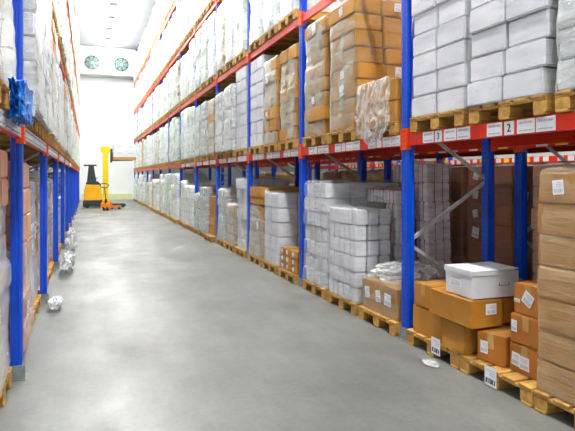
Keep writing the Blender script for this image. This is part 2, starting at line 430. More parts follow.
def tape_mesh(dx, dy, h, axis):
    def f():
        b = MB(); e = .0012; w = .03
        if axis == 'y':
            b.box(-w, w, -dy / 2 - e, dy / 2 + e, h, h + e, 'tape'); b.box(-w, w, -dy / 2 - e, -dy / 2, h * .55, h, 'tape'); b.box(-w, w, dy / 2, dy / 2 + e, h * .55, h, 'tape')
        else:
            b.box(-dx / 2 - e, dx / 2 + e, -w, w, h, h + e, 'tape'); b.box(-dx / 2 - e, -dx / 2, -w, w, h * .5, h, 'tape')
        return b.mesh('tape')
    return cached(('tape', round(dx, 3), round(dy, 3), round(h, 3), axis), f)
def single_carton(label, x0, x1, y0, y1, z, h, mat, rz=0, tape='y', dent=0, labels=(), group=None, seed=0, name='carton'):
    cx, cy, dx, dy = (x0 + x1) / 2, (y0 + y1) / 2, x1 - x0, y1 - y0
    t = thing(name, label, 'box', (cx, cy, z), rz, group)
    t2 = lpart('carton_body', carton_mesh(dx, dy, h, mat, dent=dent, seed=seed), t)
    if tape: lpart('tape', tape_mesh(dx, dy, h, tape), t)
    if not dent:      # slit between the top flaps
        b = MB()
        if tape == 'x': b.box(-dx / 2 + .004, dx / 2 - .004, -.002, .002, h + .0002, h + .0008, 'crease')
        else: b.box(-.002, .002, -dy / 2 + .004, dy / 2 - .004, h + .0002, h + .0008, 'crease')
        lpart('flap_seam', b.mesh('flap_seam'), t)
    for (face, u, zz, w, hh, rot) in labels:   # face 'x': aisle side (-X), u along Y; face 'y': -Y side, u along X
        o = lpart('paper_label', label_paper(w, hh, int(u * 50) + 7), t)
        if face == 'x': o.location = (-dx / 2 - .003 - dent * .4, u, zz); o.rotation_euler = (rot, 0, 0)
        else: o.location = (u, -dy / 2 - .003 - dent * .4, zz); o.rotation_euler = (0, rot, PI / 2)
    return t

# ------------------------------------------------------------------ wrapped surfaces
def shell_mesh(dx, dy, h, seed, amp, layer, mat, closed_top=True, n=56, mrow=None, name='stretch_film', topamp=1.0, taper=.03):
    key = ('shell', round(dx, 2), round(dy, 2), round(h, 2), seed, amp, mat, layer)
    def f():
        rows = mrow or max(14, int(h / .045)); vs, fs = [], []
        per = 2 * (dx + dy)
        def ring(u):
            d = (u % 1) * per
            if d < dy: return (-dx / 2, -dy / 2 + d, -1, 0)
            d -= dy
            if d < dx: return (-dx / 2 + d, dy / 2, 0, 1)
            d -= dx
            if d < dy: return (dx / 2, dy / 2 - d, 1, 0)
            d -= dy
            return (dx / 2 - d, -dy / 2, 0, -1)
        o = Vector((seed * 13.1, seed * 7.7, seed * 3.3))
        for j in range(rows + 1):
            z = h * j / rows
            lay = (z % layer) / layer; g = -amp * .4 * max(0, 1 - min(lay, 1 - lay) * 7)
            li = int(z / layer)
            off = noise.noise(Vector((li * 3.7, seed * 1.3, 0))) * amp * .9
            off2 = noise.noise(Vector((li * 5.1, seed * 2.3, 4))) * amp * .9
            for i in range(n):
                x, y, nx, ny = ring(i / n)
                p = Vector((x, y, z))
                q = noise.noise(p * 3.5 + o) * amp + noise.noise(Vector((x, y, z * 2)) * 9 + o) * amp * .45
                q += g
                k = 1 - taper * (z / h)
                r = .97 if (abs(x) > dx * .47 and abs(y) > dy * .47) else 1
                vs.append((x * k * r + nx * q + off, y * k * r + ny * q + off2, z + noise.noise(p * 5 + o) * amp * .3 * (j > 0)))
        for j in range(rows):
            for i in range(n):
                a, b_ = j * n + i, j * n + (i + 1) % n; fs.append((a, b_, b_ + n, a + n))
        if closed_top:
            top = rows * n; prev = list(range(top, top + n))
            for s in (.8, .45):
                st = len(vs)
                for i in range(n):
                    x, y, nx, ny = ring(i / n); p = Vector((x * s, y * s, h))
                    vs.append((x * s, y * s, h + .02 * topamp + noise.noise(p * 6 + o) * amp * 1.6 * topamp))
                for i in range(n): fs.append((prev[i], prev[(i + 1) % n], st + (i + 1) % n, st + i))
                prev = list(range(st, st + n))
            c = len(vs); vs.append((0, 0, h + .02)); 
            for i in range(n): fs.append((prev[i], prev[(i + 1) % n], c))
        me = bpy.data.meshes.new(name); me.from_pydata(vs, [], fs); me.materials.append(M[mat])
        for p in me.polygons: p.use_smooth = True
        return me
    return cached(key, f)

def carton_load(label, x0, x1, y0, y1, z, nl, ncx, ncy, h, mat, film='film', jit=.008, seed=0, papers=.12, strap=None, side=1, film_top=True, name='wrapped_load', cat='pallet load', reflect_m=None, filmh=None):
    cx, cy, dx, dy = (x0 + x1) / 2, (y0 + y1) / 2, x1 - x0, y1 - y0
    t = thing(name, label, cat, (cx, cy, z)); rnd = random.Random(seed * 31 + 5)
    bx, by = dx / ncx, dy / ncy
    me = carton_mesh(bx - .014, by - .014, h - .006, mat, .011)
    for l in range(nl):
        ox, oy = rnd.uniform(-jit, jit), rnd.uniform(-jit, jit)
        for i in range(ncx):
            for j in range(ncy):
                if 0 < i < ncx - 1 and 0 < j < ncy - 1 and l < nl - 1: continue
                if i == ncx - 1 and l < nl - 1 and j > 0 : continue      # the far side of the pile, unseen
                px = -dx / 2 + bx * (i + .5) + ox + rnd.uniform(-jit, jit) * .5; py = -dy / 2 + by * (j + .5) + oy + rnd.uniform(-jit, jit) * .5
                if side < 0: px = -px
                o = lpart('carton', me, t, (px, py, l * h), rnd.uniform(-.012, .012))
                if strap and (i == 0 or j == 0):
                    def sf():
                        b = MB(); e = .002; a, c_ = bx / 2 - .004 + e, by / 2 - .004 + e
                        for yy in (-by * .17, by * .17): b.box(-a, a, yy - .003, yy + .003, .002, h - .003 + e, strap)
                        for xx in (-bx * .17, bx * .17): b.box(xx - .003, xx + .003, -c_, c_, .002, h - .003 + e, strap)
                        return b.mesh('strap')
                    lpart('strap', cached(('strap', round(bx, 3), round(by, 3), h, strap), sf), o, label='red strap')
                if reflect_m and j == ncy - 1 and i == 0 and l % 2 == 0:
                    b = MB(); b.box(-bx / 2 - .001, -bx / 2 + .003, -by * .1, by * .46, .01, h - .02, reflect_m); lpart('reflection_panel', b.mesh('reflection_panel'), o, label='painted blue reflection')  # blue reflection painted onto the aisle face of the carton
                if rnd.random() < papers and (i == 0 or j == 0):
                    w = rnd.choice((.09, .12)); q = lpart('paper_label', label_paper(w, w * 1.1, 1), t)
                    if i == 0 and (rnd.random() < .6 or j > 0):
                        q.location = ((-dx / 2 - .016) * side, py, l * h + h * .5); q.rotation_euler = (rnd.uniform(-.3, .3), 0, 0 if side > 0 else PI)
                    else: q.location = (px, -dy / 2 - .016, l * h + h * .5); q.rotation_euler = (0, rnd.uniform(-.2, .2), PI / 2)
    if film:
        fh = filmh or nl * h
        lpart('stretch_film', shell_mesh(dx + .04, dy + .04, fh + .01, seed % 5, .018, h, film, closed_top=film_top and not filmh, n=72, mrow=int(fh / .03)), t)
    return t
def far_load(label, x, y, z, dx, dy, h, mat, seed, side=1):
    me = shell_mesh(dx, dy, round(h, 1), seed % 4, .024, .21, mat, name='wrapped_load', n=36, mrow=max(8, int(h / .08)), taper=.04)
    o = thing('wrapped_load', label, 'pallet load', (x, y, z), 0, None, me)
    o.scale.z = h / round(h, 1)
    return o

# ------------------------------------------------------------------ filling the racks
bayw = lambda k: ords[k + 1] + ' bay'
slotw = ['near slot', 'middle slot', 'far slot']
tierR = ['floor level', 'first beam level', 'second beam level', 'third beam level', 'top beam level']
kindw = {'wr_white': 'white film-wrapped load', 'wr_green': 'pale green-grey wrapped load', 'wr_mix': 'wrapped load with brown showing through', 'wr_kraft': 'brown wrapped load', 'wr_salmon': 'salmon wrapped load'}
def where(side, tier, k, s): return '%s, %s, %s, %s rack' % (slotw[s], bayw(k), tierR[tier], 'right' if side > 0 else 'left')
near_loads = {}
def put_pallet(side, tier, k, s, yc, xc, z):
    if (side, tier, k, s) == (-1, 1, -1, 2): xc -= .2
    if side < 0 and tier == 0: xc -= .09
    p = proj(xc, yc, z)
    lab = 'wooden pallet in the ' + where(side, tier, k, s)
    if p and p[2] < 8.5 and not (side < 0 and tier > 1): return pallet_near(lab, xc, yc, z)
    return pallet_far(lab, xc, yc, z)
W = random.Random(21)
def fill(side, tier, k, s):
    y0 = (YR if side > 0 else YLF) + k * BAY; yc = y0 + SP[s]
    xf = XA - .03 if side > 0 else XLF + .03
    xc = xf + side * .6
    zb = ZT[tier]
    if yc + .4 > YB - .6: return
    if not in_view(xc - .6, xc + .6, yc - .4, yc + .4, zb, zb + 1.8, 12): return
    z = zb + .144
    key = (side, tier, k, s); push = 0
    if side > 0 and tier == 0 and k >= 3: push = W.uniform(.02, .12); xc -= push
    if key[:3] == (1, 0, -1): yc = (2.525, 3.33, 4.135)[s]
    put_pallet(side, tier, k, s, yc, xc, zb)
    if key in near_loads: near_loads[key](side, xf, yc, z, key); return
    pz = proj(xf, yc, z)[2]
    r = W.random()
    mat = 'wr_white' if r < .42 else 'wr_green' if r < .74 else 'wr_mix' if r < .9 else 'wr_kraft'
    if tier >= 2: mat = 'wr_white' if r < .55 else 'wr_green' if r < .9 else 'wr_mix'
    if tier == 0 and side > 0: h = W.choice((1.0, 1.2, 1.35, 1.5, 1.6))
    elif side < 0 and tier == 0: h = W.choice((1.2, 1.5, 1.6))
    else: h = W.choice((1.45, 1.5, 1.55, 1.6, 1.62))
    jit = W.uniform(-.015, .03)
    wd = W.uniform(.72, .77)
    seed = W.randrange(4)
    dx = 1.12
    xcl = xf + side * (dx / 2 + .03 - jit - (.03 if tier else 0) + (.13 if side < 0 and tier == 0 else 0)) - push
    lab = kindw[mat] + ', ' + where(side, tier, k, s)
    if pz < 15.5 and tier <= 1:
        cm = {'wr_white': 'white', 'wr_green': 'greywhite', 'wr_mix': 'kraft', 'wr_kraft': 'kraft'}[mat]
        hh = W.choice((.2, .24)); nl = max(4, int(h / hh))
        carton_load(lab, xcl - dx / 2, xcl + dx / 2, yc - wd / 2, yc + wd / 2, z, nl, 3, 2, hh, cm, 'film' if mat == 'wr_kraft' else 'film_thick', .012, seed, .08, side=side)
    else: far_load(lab, xcl, yc, z, dx, wd, h, mat, seed, side)

def L(nl, h, mat, film='film', filmh=None, ncx=3, ncy=2, jit=.008, papers=.12, strap=None, out=0.0, dx=1.14, wd=.79, words='', seed=0, reflect_m=None, film_top=True, extra=None):
    def f(side, xf, yc, z, key):
        a = xf - side * out + (.03 * side); x0, x1 = (a, a + dx) if side > 0 else (a - dx, a)
        carton_load(words + ', ' + where(*key), x0, x1, yc - wd / 2, yc + wd / 2, z, nl, ncx, ncy, h, mat, film, jit, seed, papers, strap, side, film_top, reflect_m=reflect_m, filmh=filmh)
        if extra: extra(xf, yc, z)
    return f
def skip(*a): pass
G = near_loads
# right rack, floor level
G[1, 0, -1, 0] = L(7, .222, 'kraft_dull', 'film_kraft', None, 2, 2, papers=.25, words='tall brown film-wrapped carton stack', out=.0, dx=1.08, wd=.8, seed=1, jit=.008)
G[1, 0, -1, 1] = skip
G[1, 0, -1, 2] = skip
G[1, 0, 0, 0] = skip
G[1, 0, 0, 1] = skip
G[1, 0, 0, 2] = L(7, .204, 'white', 'film', None, 3, 4, papers=.03, words='grey-white stack with painted blue reflection', seed=2, reflect_m='blue_reflection', jit=.012)
G[1, 0, 1, 0] = skip
G[1, 0, 1, 1] = L(5, .245, 'white', 'film_clear', None, 3, 2, papers=0, words='white carton stack with crisp edges', seed=3, jit=.005, dx=1.1, wd=.76)
G[1, 0, 1, 2] = skip
G[1, 0, 2, 0] = L(7, .21, 'white', 'film_clear', None, 3, 2, papers=.05, words='leaning white carton stack', seed=4, jit=.025, dx=1.0, wd=.66)
G[1, 0, 2, 1] = L(4, .22, 'kraft', 'film_thick', None, 3, 2, papers=.1, words='low brown wrapped stack', seed=1, jit=.012, wd=.7)
G[1, 0, 2, 2] = L(6, .2, 'greywhite', 'film_thick', None, 3, 2, words='cloudy grey wrapped stack', seed=2, wd=.66)
G[1, 0, 3, 0] = L(4, .25, 'kraft', None, None, 2, 1, words='plain brown carton stack', seed=2, wd=.62, papers=.1)
# right rack, first beam level
G[1, 1, -1, 0] = L(7, .21, 'white', 'film_thick', None, 3, 2, papers=0, words='white wrapped load', seed=0, out=.02)
G[1, 1, -1, 1] = L(8, .2, 'white', 'film_clear', None, 3, 2, papers=0, words='white wrapped load with bulging cartons', seed=1, out=.03, jit=.02)
G[1, 1, -1, 2] = L(8, .2, 'white', 'film_clear', None, 3, 2, papers=0, words='white wrapped carton load', seed=2, out=.0, jit=.014)
G[1, 1, 0, 0] = skip
G[1, 1, 0, 1] = L(8, .2, 'kraft', 'film_side', None, 3, 1, papers=.5, words='brown stack under slanting film', seed=3, jit=.03, wd=.74)
G[1, 1, 0, 2] = L(8, .2, 'kraft', 'film_side', None, 3, 1, papers=.3, words='wrapped stack with red printed ends', seed=4, jit=.028, wd=.72, extra=lambda xf, yc, z: red_ends(xf, yc, z))
G[1, 1, 1, 0] = L(7, .21, 'kraft', 'film_side', None, 3, 2, papers=.2, words='cloudy wrapped brown stack', seed=1, jit=.025, wd=.74)
G[1, 1, 1, 1] = L(7, .21, 'kraft', 'film_side', None, 3, 2, papers=.3, words='leaning wrapped brown stack', seed=0, jit=.02, wd=.7)
G[1, 1, 1, 2] = L(7, .24, 'white', None, None, 3, 2, papers=0, words='clean white carton stack', seed=0, jit=.004)
G[1, 1, 2, 0] = L(7, .24, 'white', 'film_clear', None, 3, 2, papers=0, words='tall white carton stack', seed=2, jit=.008)
# left rack
G[-1, 0, -1, 2] = L(8, .215, 'salmon', 'film_thick', 1.3, 3, 2, papers=.05, words='salmon cartons under cloudy film', seed=2, out=-.09)
G[-1, 0, -1, 1] = L(8, .215, 'salmon', 'film_thick', 1.2, 3, 2, papers=.05, words='salmon wrapped stack', seed=1, out=-.09)
G[-1, 0, 0, 0] = L(7, .235, 'salmon', 'film', .9, 2, 2, papers=.1, words='salmon carton stack leaning out', seed=3, out=-.01, jit=.02, wd=.76)
G[-1, 0, 0, 1] = L(5, .25, 'salmon', 'film_thick', None, 2, 2, papers=.1, words='salmon cartons in film', seed=4, out=-.13, jit=.012)
G[-1, 1, -1, 1] = L(7, .24, 'salmon', 'film', None, 2, 2, papers=.1, words='brown and film load', seed=2, out=-.02)
G[-1, 1, -1, 2] = skip
G[-1, 1, 0, 0] = L(8, .21, 'white', 'film_thick', None, 2, 2, papers=0, words='white wrapped load', seed=1, out=.08, jit=.02)
G[-1, 1, 0, 1] = L(7, .23, 'white', 'film', None, 2, 2, papers=0, words='white slumped load', seed=3, out=.07, jit=.03)
G[-1, 1, 0, 2] = L(8, .21, 'white', 'film_thick', None, 2, 2, papers=0, words='white cloudy load', seed=4, out=.06, jit=.02)
G[-1, 1, 1, 0] = L(7, .23, 'kraft', 'film_thick', None, 2, 2, papers=0, words='brown cloudy load', seed=0, out=.05, jit=.02)
G[-1, 1, 1, 1] = L(8, .21, 'white', 'film', None, 2, 2, papers=0, words='white carton load', seed=0, out=.04, jit=.015)
def red_ends(xf, yc, z):
    t = bpy.data.objects
    root = [o for o in C.objects if o.get('category') == 'pallet load'][-1]
    for l in range(2, 8):
        b = MB()
        for q in range(2): b.strut((-.03 + q * .05, 0, .03), (.01 + q * .05, 0, .14), .028, .002, 'red_strap')
        lpart('printed_mark', b.mesh('printed_mark'), root, (-.38, -.425, l * .2), label='red slanted mark')

for k in range(-1, 13):
    for s in range(3):
        if k < 12:
            for tier in range(5):
                if tier == 2 and YR + k * BAY < 6: continue
                if tier == 3 and YR + k * BAY < 11: continue
                if tier == 4 and YR + k * BAY < 15: continue
                fill(1, tier, k, s)
        if k < 11:
            for tier in range(5):
                if tier == 2 and YLF + k * BAY < 4: continue
                if tier == 3 and YLF + k * BAY < 12: continue
                if tier == 4 and YLF + k * BAY < 18: continue
                fill(-1, tier, k, s)

# ---- pile of loose brown cartons with the white box (first bay, floor level, far slot)
zp = .1445
B = single_carton
B('brown carton at the far end of the pallet, lower row by the blue post', 3.0, 3.5, 3.995, 4.45, zp, .255, 'kraft_pile', .0, 'y', .012, seed=1)
B('brown carton with torn crushed corner, lower row beside the aisle', 2.97, 3.5, 3.68, 3.95, zp, .245, 'kraft_pile', .02, None, .05, seed=7)
B('brown carton behind the torn one, lower row of the open pallet', 3.55, 4.1, 3.62, 4.02, zp, .25, 'kraft_pile', 0, 'y', .0, seed=1)
B('brown carton at the back corner of the open pallet, lower row', 3.55, 4.1, 4.05, 4.46, zp, .25, 'kraft_pile', 0, 'y')
zq = zp + .262
B('brown carton on the upper row nearest the blue post', 3.0, 3.45, 4.15, 4.44, zq, .222, 'kraft_pile', .02, 'x', .0, seed=2)
B('long brown carton under the white box, white label on its end', 2.95, 3.26, 3.54, 4.13, zq, .222, 'kraft_pile', -.02, None, .014, [('y', .04, .15, .11, .09, 0)], seed=3)
B('brown carton wedged behind the long one under the white box', 3.30, 3.62, 3.57, 4.12, zq, .222, 'kraft_dark', 0, 'y')
B('brown carton on the upper row towards the back of the pile', 3.66, 4.1, 3.6, 4.1, zq, .222, 'kraft_pile', 0, 'x')
B('brown carton at the back of the upper row behind the blue post', 3.5, 4.1, 4.15, 4.45, zq, .222, 'kraft_pile', 0, 'x')
# white carton with flap lid
t = thing('white_carton', 'white carton with overlapping lid resting on the brown cartons', 'box', (3.22, 3.74, zq + .236), -.05)
lpart('carton_body', carton_mesh(.47, .37, .215, 'white', dent=.006, seed=9), t)
b = MB(); b.box(-.245, .02, -.195, .195, .222, .23, 'white'); b.box(-.245, -.239, -.195, .195, .185, .222, 'white'); b.box(-.245, .02, -.197, -.191, .188, .222, 'white')
lpart('lid_flap', b.mesh('lid_flap', .003), t, label='white folded lid flap')
b = MB(); b.box(.025, .245, -.19, .19, .222, .228, 'white', Matrix.Rotation(-.04, 3, 'Y')); lpart('lid_flap', b.mesh('lid_flap', .002), t)
b = MB(); b.box(.02, .12, -.2045, -.2, .10, .104, 'crease_w'); b.box(.02, .024, -.2045, -.2, .104, .125, 'crease_w'); b.box(.116, .12, -.2045, -.2, .104, .125, 'crease_w'); lpart('hand_hole', b.mesh('hand_hole'), t)
q = lpart('paper_label', label_paper(.16, .055, 4), t, (-.25, .04, .1)); q.location = (-.25, .02, .105)
# the narrow pallet: box at the aisle and a stack of three behind it
B('orange-brown taped carton standing at the aisle below the torn one', 3.05, 3.42, 3.345, 3.61, zp, .235, 'kraft_dark', .2, 'x', 0, [('x', .06, .12, .07, .1, 0)])
B('orange-brown carton, bottom of the stack of three, two labels', 3.11, 3.58, 2.985, 3.30, zp, .222, 'kraft_dark', 0, 'x', 0, [('x', .085, .1, .08, .10, .1), ('x', .0, .09, .10, .1, 0)])
B('orange-brown carton, middle of the stack of three', 3.11, 3.58, 2.98, 3.29, zp + .226, .222, 'kraft_dark', .02, 'x', 0, [('x', .11, .13, .055, .09, 0)])
B('orange-brown carton, topmost of the stack of three, tilted label', 3.13, 3.6, 2.97, 3.27, zp + .452, .232, 'kraft_dark', -.02, 'x', 0, [('x', .0, .13, .1, .1, .5), ('x', .11, .10, .06, .03, 0)])
# tags hanging on the pallets
def tag(label, x, y, z, rz=0, tilt=.2):
    t = thing('pallet_tag', label, 'label', (x, y, z), rz)
    lpart('tag_sheet', label_paper(.13, .15, 2), t)
    b = MB(); b.box(-.003, -.0015, -.05, .05, -.055, -.02, 'ink'); b.box(-.0035, -.003, -.04, -.03, -.05, -.022, 'paper'); b.box(-.0035, -.003, 0, .006, -.05, -.022, 'paper'); b.box(-.0035, -.003, .02, .03, -.05, -.022, 'paper')
    lpart('barcode', b.mesh('barcode'), t)
    return t
tag('white bar-code sheet hanging on the open pallet of brown cartons', 2.962, 4.04, .115)
tag('white bar-code sheet leaning on the pallet under the taped carton', 2.955, 3.33, .09)

# ---- second bay, floor level
zc = .1445
Y = YR + SP[0]
def kraft_film_box():
    t = thing('wrapped_load', 'low brown carton bunched in film, beside the second blue post', 'pallet load', (3.35, Y + .0, zc))
    lpart('carton', carton_mesh(.66, .74, .33, 'kraft', dent=.02, seed=4), t)
    for u, w in ((.24, .1), (.0, .1), (-.2, .13)):
        q = lpart('paper_label', label_paper(w, .13, 3), t, (-.345, u, .19)); q.rotation_euler = (random.uniform(-.2, .2), 0, 0)
    lpart('stretch_film', shell_mesh(.71, .79, .36, 3, .022, .2, 'film', name='stretch_film'), t)
    bm = bmesh.new(); bmesh.ops.create_icosphere(bm, subdivisions=5, radius=1)
    for v in bm.verts:
        n = noise.noise_vector(v.co * 2.2) * .3 + noise.noise_vector(v.co * 6) * .14
        v.co = Vector(((v.co.x + n.x) * .33, (v.co.y + n.y) * .33, .44 + max(-.06, (v.co.z + n.z) * .11)))
    me = bpy.data.meshes.new('film_bunch'); bm.to_mesh(me); bm.free(); me.materials.append(M['scrap']); lpart('film_bunch', me, t)
kraft_film_box()
Y2 = YR + SP[1]
carton_load('banded grey-white stack under loose film, front of the middle slot', 2.98, 3.47, Y2 - .39, Y2 + .37, zc, 6, 3, 5, .186, 'white', 'film_clear', .012, 1, .1, None)
carton_load('red-strapped white stack in film, middle depth of second bay', 3.56, 3.82, Y2 - .37, Y2 + .37, zc, 8, 1, 3, .168, 'white', 'film', .01, 2, 0, 'red_strap')
carton_load('tall pinkish banded carton stack at the back of second bay', 3.92, 4.27, Y2 - .5, Y2 + .34, zc, 7, 1, 3, .24, 'pink', 'film', .02, 3, 0, 'red_strap')
# ---- third bay, floor level
Y = YR + BAY + SP[0]
rnd = random.Random(4)
for l in range(3):
    for i, (dx_, dy_) in enumerate(((3.0, -.36), (3.0, -.1), (3.0, .14), (3.32, -.36), (3.32, -.1), (3.32, .14))):
        B('small brown parcel, %s layer, %s of the low parcel pile' % (('lowest', 'middle', 'topmost')[l], ('near front', 'middle front', 'far front', 'near back', 'middle back', 'far back')[i]),
          dx_, dx_ + .28, Y + dy_, Y + dy_ + .22, zc + l * .118, .114, 'kraft', rnd.uniform(-.09, .09), 'x', 0, [('x', .03, .06, .08, .06, rnd.uniform(-.4, .4)), ('y', 0, .06, .08, .06, rnd.uniform(-.4, .4))] if i < 3 else [], group='small parcels on the low pallet', name='small_parcel')
Y = YR + BAY + SP[2]
carton_load('grey wrapped lower half of the stack below two brown boxes', 2.99, 4.1, Y - .37, Y + .37, zc, 4, 3, 2, .24, 'kraft', 'film_thick', .01, 2, .05, film_top=False)
B('brown carton lying on the grey wrapped stack, white label', 3.0, 3.5, Y - .4, Y + .38, zc + .985, .13, 'kraft', 0, 'x', 0, [('y', -.16, .07, .08, .06, 0)])
B('second brown carton on top of the grey wrapped stack', 2.99, 3.55, Y - .41, Y + .37, zc + 1.118, .2, 'kraft', 0, 'x', 0, [('y', -.18, .12, .09, .08, 0)])
B('brown carton at the back on the grey wrapped stack', 3.58, 4.1, Y - .4, Y + .3, zc + 1.0, .3, 'kraft', 0, 'x', 0)
# ---- first beam level beside the second post: two brown layers, open flap and bunched film
zl = ZT[1] + .1445; Y = YR + SP[0]
for l in range(2):
    for i, (a, c_) in enumerate(((3.0, 3.34), (3.37, 3.7), (3.73, 4.08))):
        B('brown carton on the film-strewn pallet above, %s layer, %s in depth' % (('lower', 'upper')[l], ('aisle side', 'middle', 'rear')[i]), a, c_, Y - .38, Y + .38, zl + l * .226, .222, 'kraft', 0, 'x', 0,
          [('y', .03, .12, .1, .1, .6)] if i < 2 else [], group='brown cartons above the second bay')
b = MB(); b.box(-.05, .9, -.34, .34, 0, .006, 'kraft', Matrix.Rotation(-.12, 3, 'Y')); 
o = thing('cardboard_sheet', 'pale cardboard sheet lying tilted on the brown cartons', 'sheet', (3.18, Y, zl + .47), 0, None, b.mesh('cardboard_sheet'))

def scrap(label, x, y, z, sx, sy, sz, seed, floor=True):
    bm = bmesh.new(); bmesh.ops.create_icosphere(bm, subdivisions=5, radius=1); o = Vector((seed * 3.1, seed, 0))
    for v in bm.verts:
        n = noise.noise_vector(v.co * 1.8 + o) * .5 + noise.noise_vector(v.co * 5 + o) * .22 + noise.noise_vector(v.co * 11 + o) * .08
        v.co = Vector(((v.co.x + n.x) * sx, (v.co.y + n.y) * sy, (v.co.z + n.z) * sz))
    mn = min(v.co.z for v in bm.verts)
    for v in bm.verts: v.co.z -= mn
    me = bpy.data.meshes.new('film_scrap'); bm.to_mesh(me); bm.free(); me.materials.append(M['scrap'])
    for p in me.polygons: p.use_smooth = True
    return thing('film_scrap', label, 'plastic film', (x, y, z), 0, None, me)
def drape(label, x, y0, y1, ztop, zbot, seed, lean=.05):
    """a loose sheet of film lying over an edge and hanging down in folds, with a ragged lower edge"""
    nu, nv = 60, 50; vs = []; fs = []; o = Vector((seed * 2.7, seed, seed * .3)); keep = []
    for j in range(nv + 1):
        v = j / nv
        for i in range(nu + 1):
            u = i / nu; yy = y0 + (y1 - y0) * u
            sag = .12 * math.sin(u * PI) - .16 * abs(noise.noise(Vector((u * 4, seed, 0))))
            z = ztop - (ztop - zbot + sag) * max(0, v - .16) / .84 + .02 * noise.noise(Vector((u * 9, v * 6, seed)))
            fold = .035 * math.sin(u * 26 + 6 * noise.noise(Vector((u * 3, v * 3, seed)))) * (.3 + v) + noise.noise(Vector((u * 7, v * 3, seed + 3))) * .03
            z0 = z; xo = x
            if v < .16: z = ztop + .012 * noise.noise(Vector((u * 8, v * 9, seed))); xo = x + .14 * (1 - v / .16)
            vs.append((xo - abs(fold) * .9 - .012 - lean * v * (1 - v), yy + .06 * noise.noise(Vector((u * 5, v * 4, seed + 9))), z))
    for j in range(nv):
        for i in range(nu):
            a = j * (nu + 1) + i; fs.append((a, a + 1, a + nu + 2, a + nu + 1))
    # fold the top back over the edge so the sheet rests on the boxes
    me = bpy.data.meshes.new('film_sheet'); me.from_pydata([(a - x, b_ - (y0 + y1) / 2, c - zbot) for a, b_, c in vs], [], fs)
    me.materials.append(M['scrap'])
    for p in me.polygons: p.use_smooth = True
    return thing('film_sheet', label, 'plastic film', (x, (y0 + y1) / 2, zbot), 0, None, me)
drape('torn film hanging off the brown cartons over the beam labels', 2.965, 4.78, 5.5, zl + .468, zl - .1, 3)
scrap('crumpled clear film on the floor between the first left posts', -.38, 7.25, 0, .07, .24, .06, 1)
scrap('heap of crumpled clear film at the foot of the third left post', -.33, 10.15, 0, .10, .55, .13, 2)
scrap('crumpled clear film hanging past the far left posts', -.34, 12.4, 0, .10, .5, .22, 4)
scrap('small twist of film on the floor near the open pallet', 2.83, 3.93, 0, .05, .09, .012, 5)
# blue bag and brown cartons, left rack first beam level
Y = YLF - BAY + SP[2]
for l in range(1, 7):
    B('salmon carton in the column behind the blue bag, %s from the pallet' % ords[l - 1], -1.4, -.66, Y - .42, Y + .1, ZT[1] + .1445 + (l - 1) * .272, .268, 'salmon', 0, 'x', 0, group=None)
bm = bmesh.new(); bmesh.ops.create_cube(bm, size=1); bmesh.ops.subdivide_edges(bm, edges=bm.edges, cuts=14, use_grid_fill=True)
for v in bm.verts:
    n = noise.noise_vector(v.co * 3.3) * .16 + noise.noise_vector(v.co * 9) * .10 + noise.noise_vector(v.co * 19) * .05
    v.co = Vector(((v.co.x + n.x) * .085, (v.co.y + n.y) * .66, (v.co.z + n.z) * .25 + .11))
mn = min(v.co.z for v in bm.verts)
for v in bm.verts: v.co.z -= mn
me = bpy.data.meshes.new('blue_bag'); bm.to_mesh(me); bm.free(); me.materials.append(M['blue_cloth'])
t = thing('blue_bag', 'crumpled blue plastic bag stuffed on the left beam above the first post', 'bag', (-.44, 4.22, 2.03), 0, None, me)
b = MB(); b.box(.055, .065, .14, .2, .08, .16, 'paper'); lpart('bag_label', b.mesh('bag_label', .004), t, label='small white label')
far_load('white wrapped load tucked behind the blue bag, left rack', -.92, Y + .27, ZT[1] + .145, 0.78, .22, 1.6, 'wr_white', 1)

# ---- back-to-back rack loads and rack across the next aisle
wb = random.Random(9)
for k in range(-1, 4):
    for s in range(3):
        yc = YR + k * BAY + SP[s]
        pallet_far('pallet in the %s of the %s, floor of the rack behind' % (slotw[s], bayw(k)), 5.06, yc, 0)
        if k < 1:
            pal = 'salmon' if (k, s) == (-1, 2) else 'brown'
            carton_load('%s carton stack in shadow, %s of the %s, rack behind' % (('pale film-topped' if pal == 'salmon' else 'brown labelled'), slotw[s], bayw(k)), 4.52, 5.6, yc - .39, yc + .39, .144, 7, 3, 2, .235, pal, 'film_kraft', .012, k + s + 2, .35)
        else: far_load('%s carton stack in shadow, %s of the %s, rack behind' % ('brown wrapped', slotw[s], bayw(k)), 5.06, yc, .144, 1.08, .78, wb.choice((1.3, 1.6)), 'wr_kraft', k + s)
        if k < 2:
            far_load('wrapped load on the first beam level of the rack behind, %s, %s' % (slotw[s], bayw(k)), 5.06, yc, ZT[1] + .144, 1.08, .78, 1.5, 'wr_kraft', k + s); pallet_far('pallet on the first beam level of the rack behind, %s, %s' % (slotw[s], bayw(k)), 5.06, yc, ZT[1])
for k in range(0, 5):
    for s in range(3):
        yc = YR + k * BAY + SP[s]
        if not in_view(9, 10.2, yc - .4, yc + .4, 0, 1.5, 0): continue
        pallet_far('pallet in the %s of the %s, rack across the next aisle' % (slotw[s], bayw(k)), 9.57, yc, 0)
        far_load('brown load in the %s of the %s, rack across the next aisle' % (slotw[s], bayw(k)), 9.57, yc, .144, 1.1, .78, 1.4, 'wr_kraft', k + s)

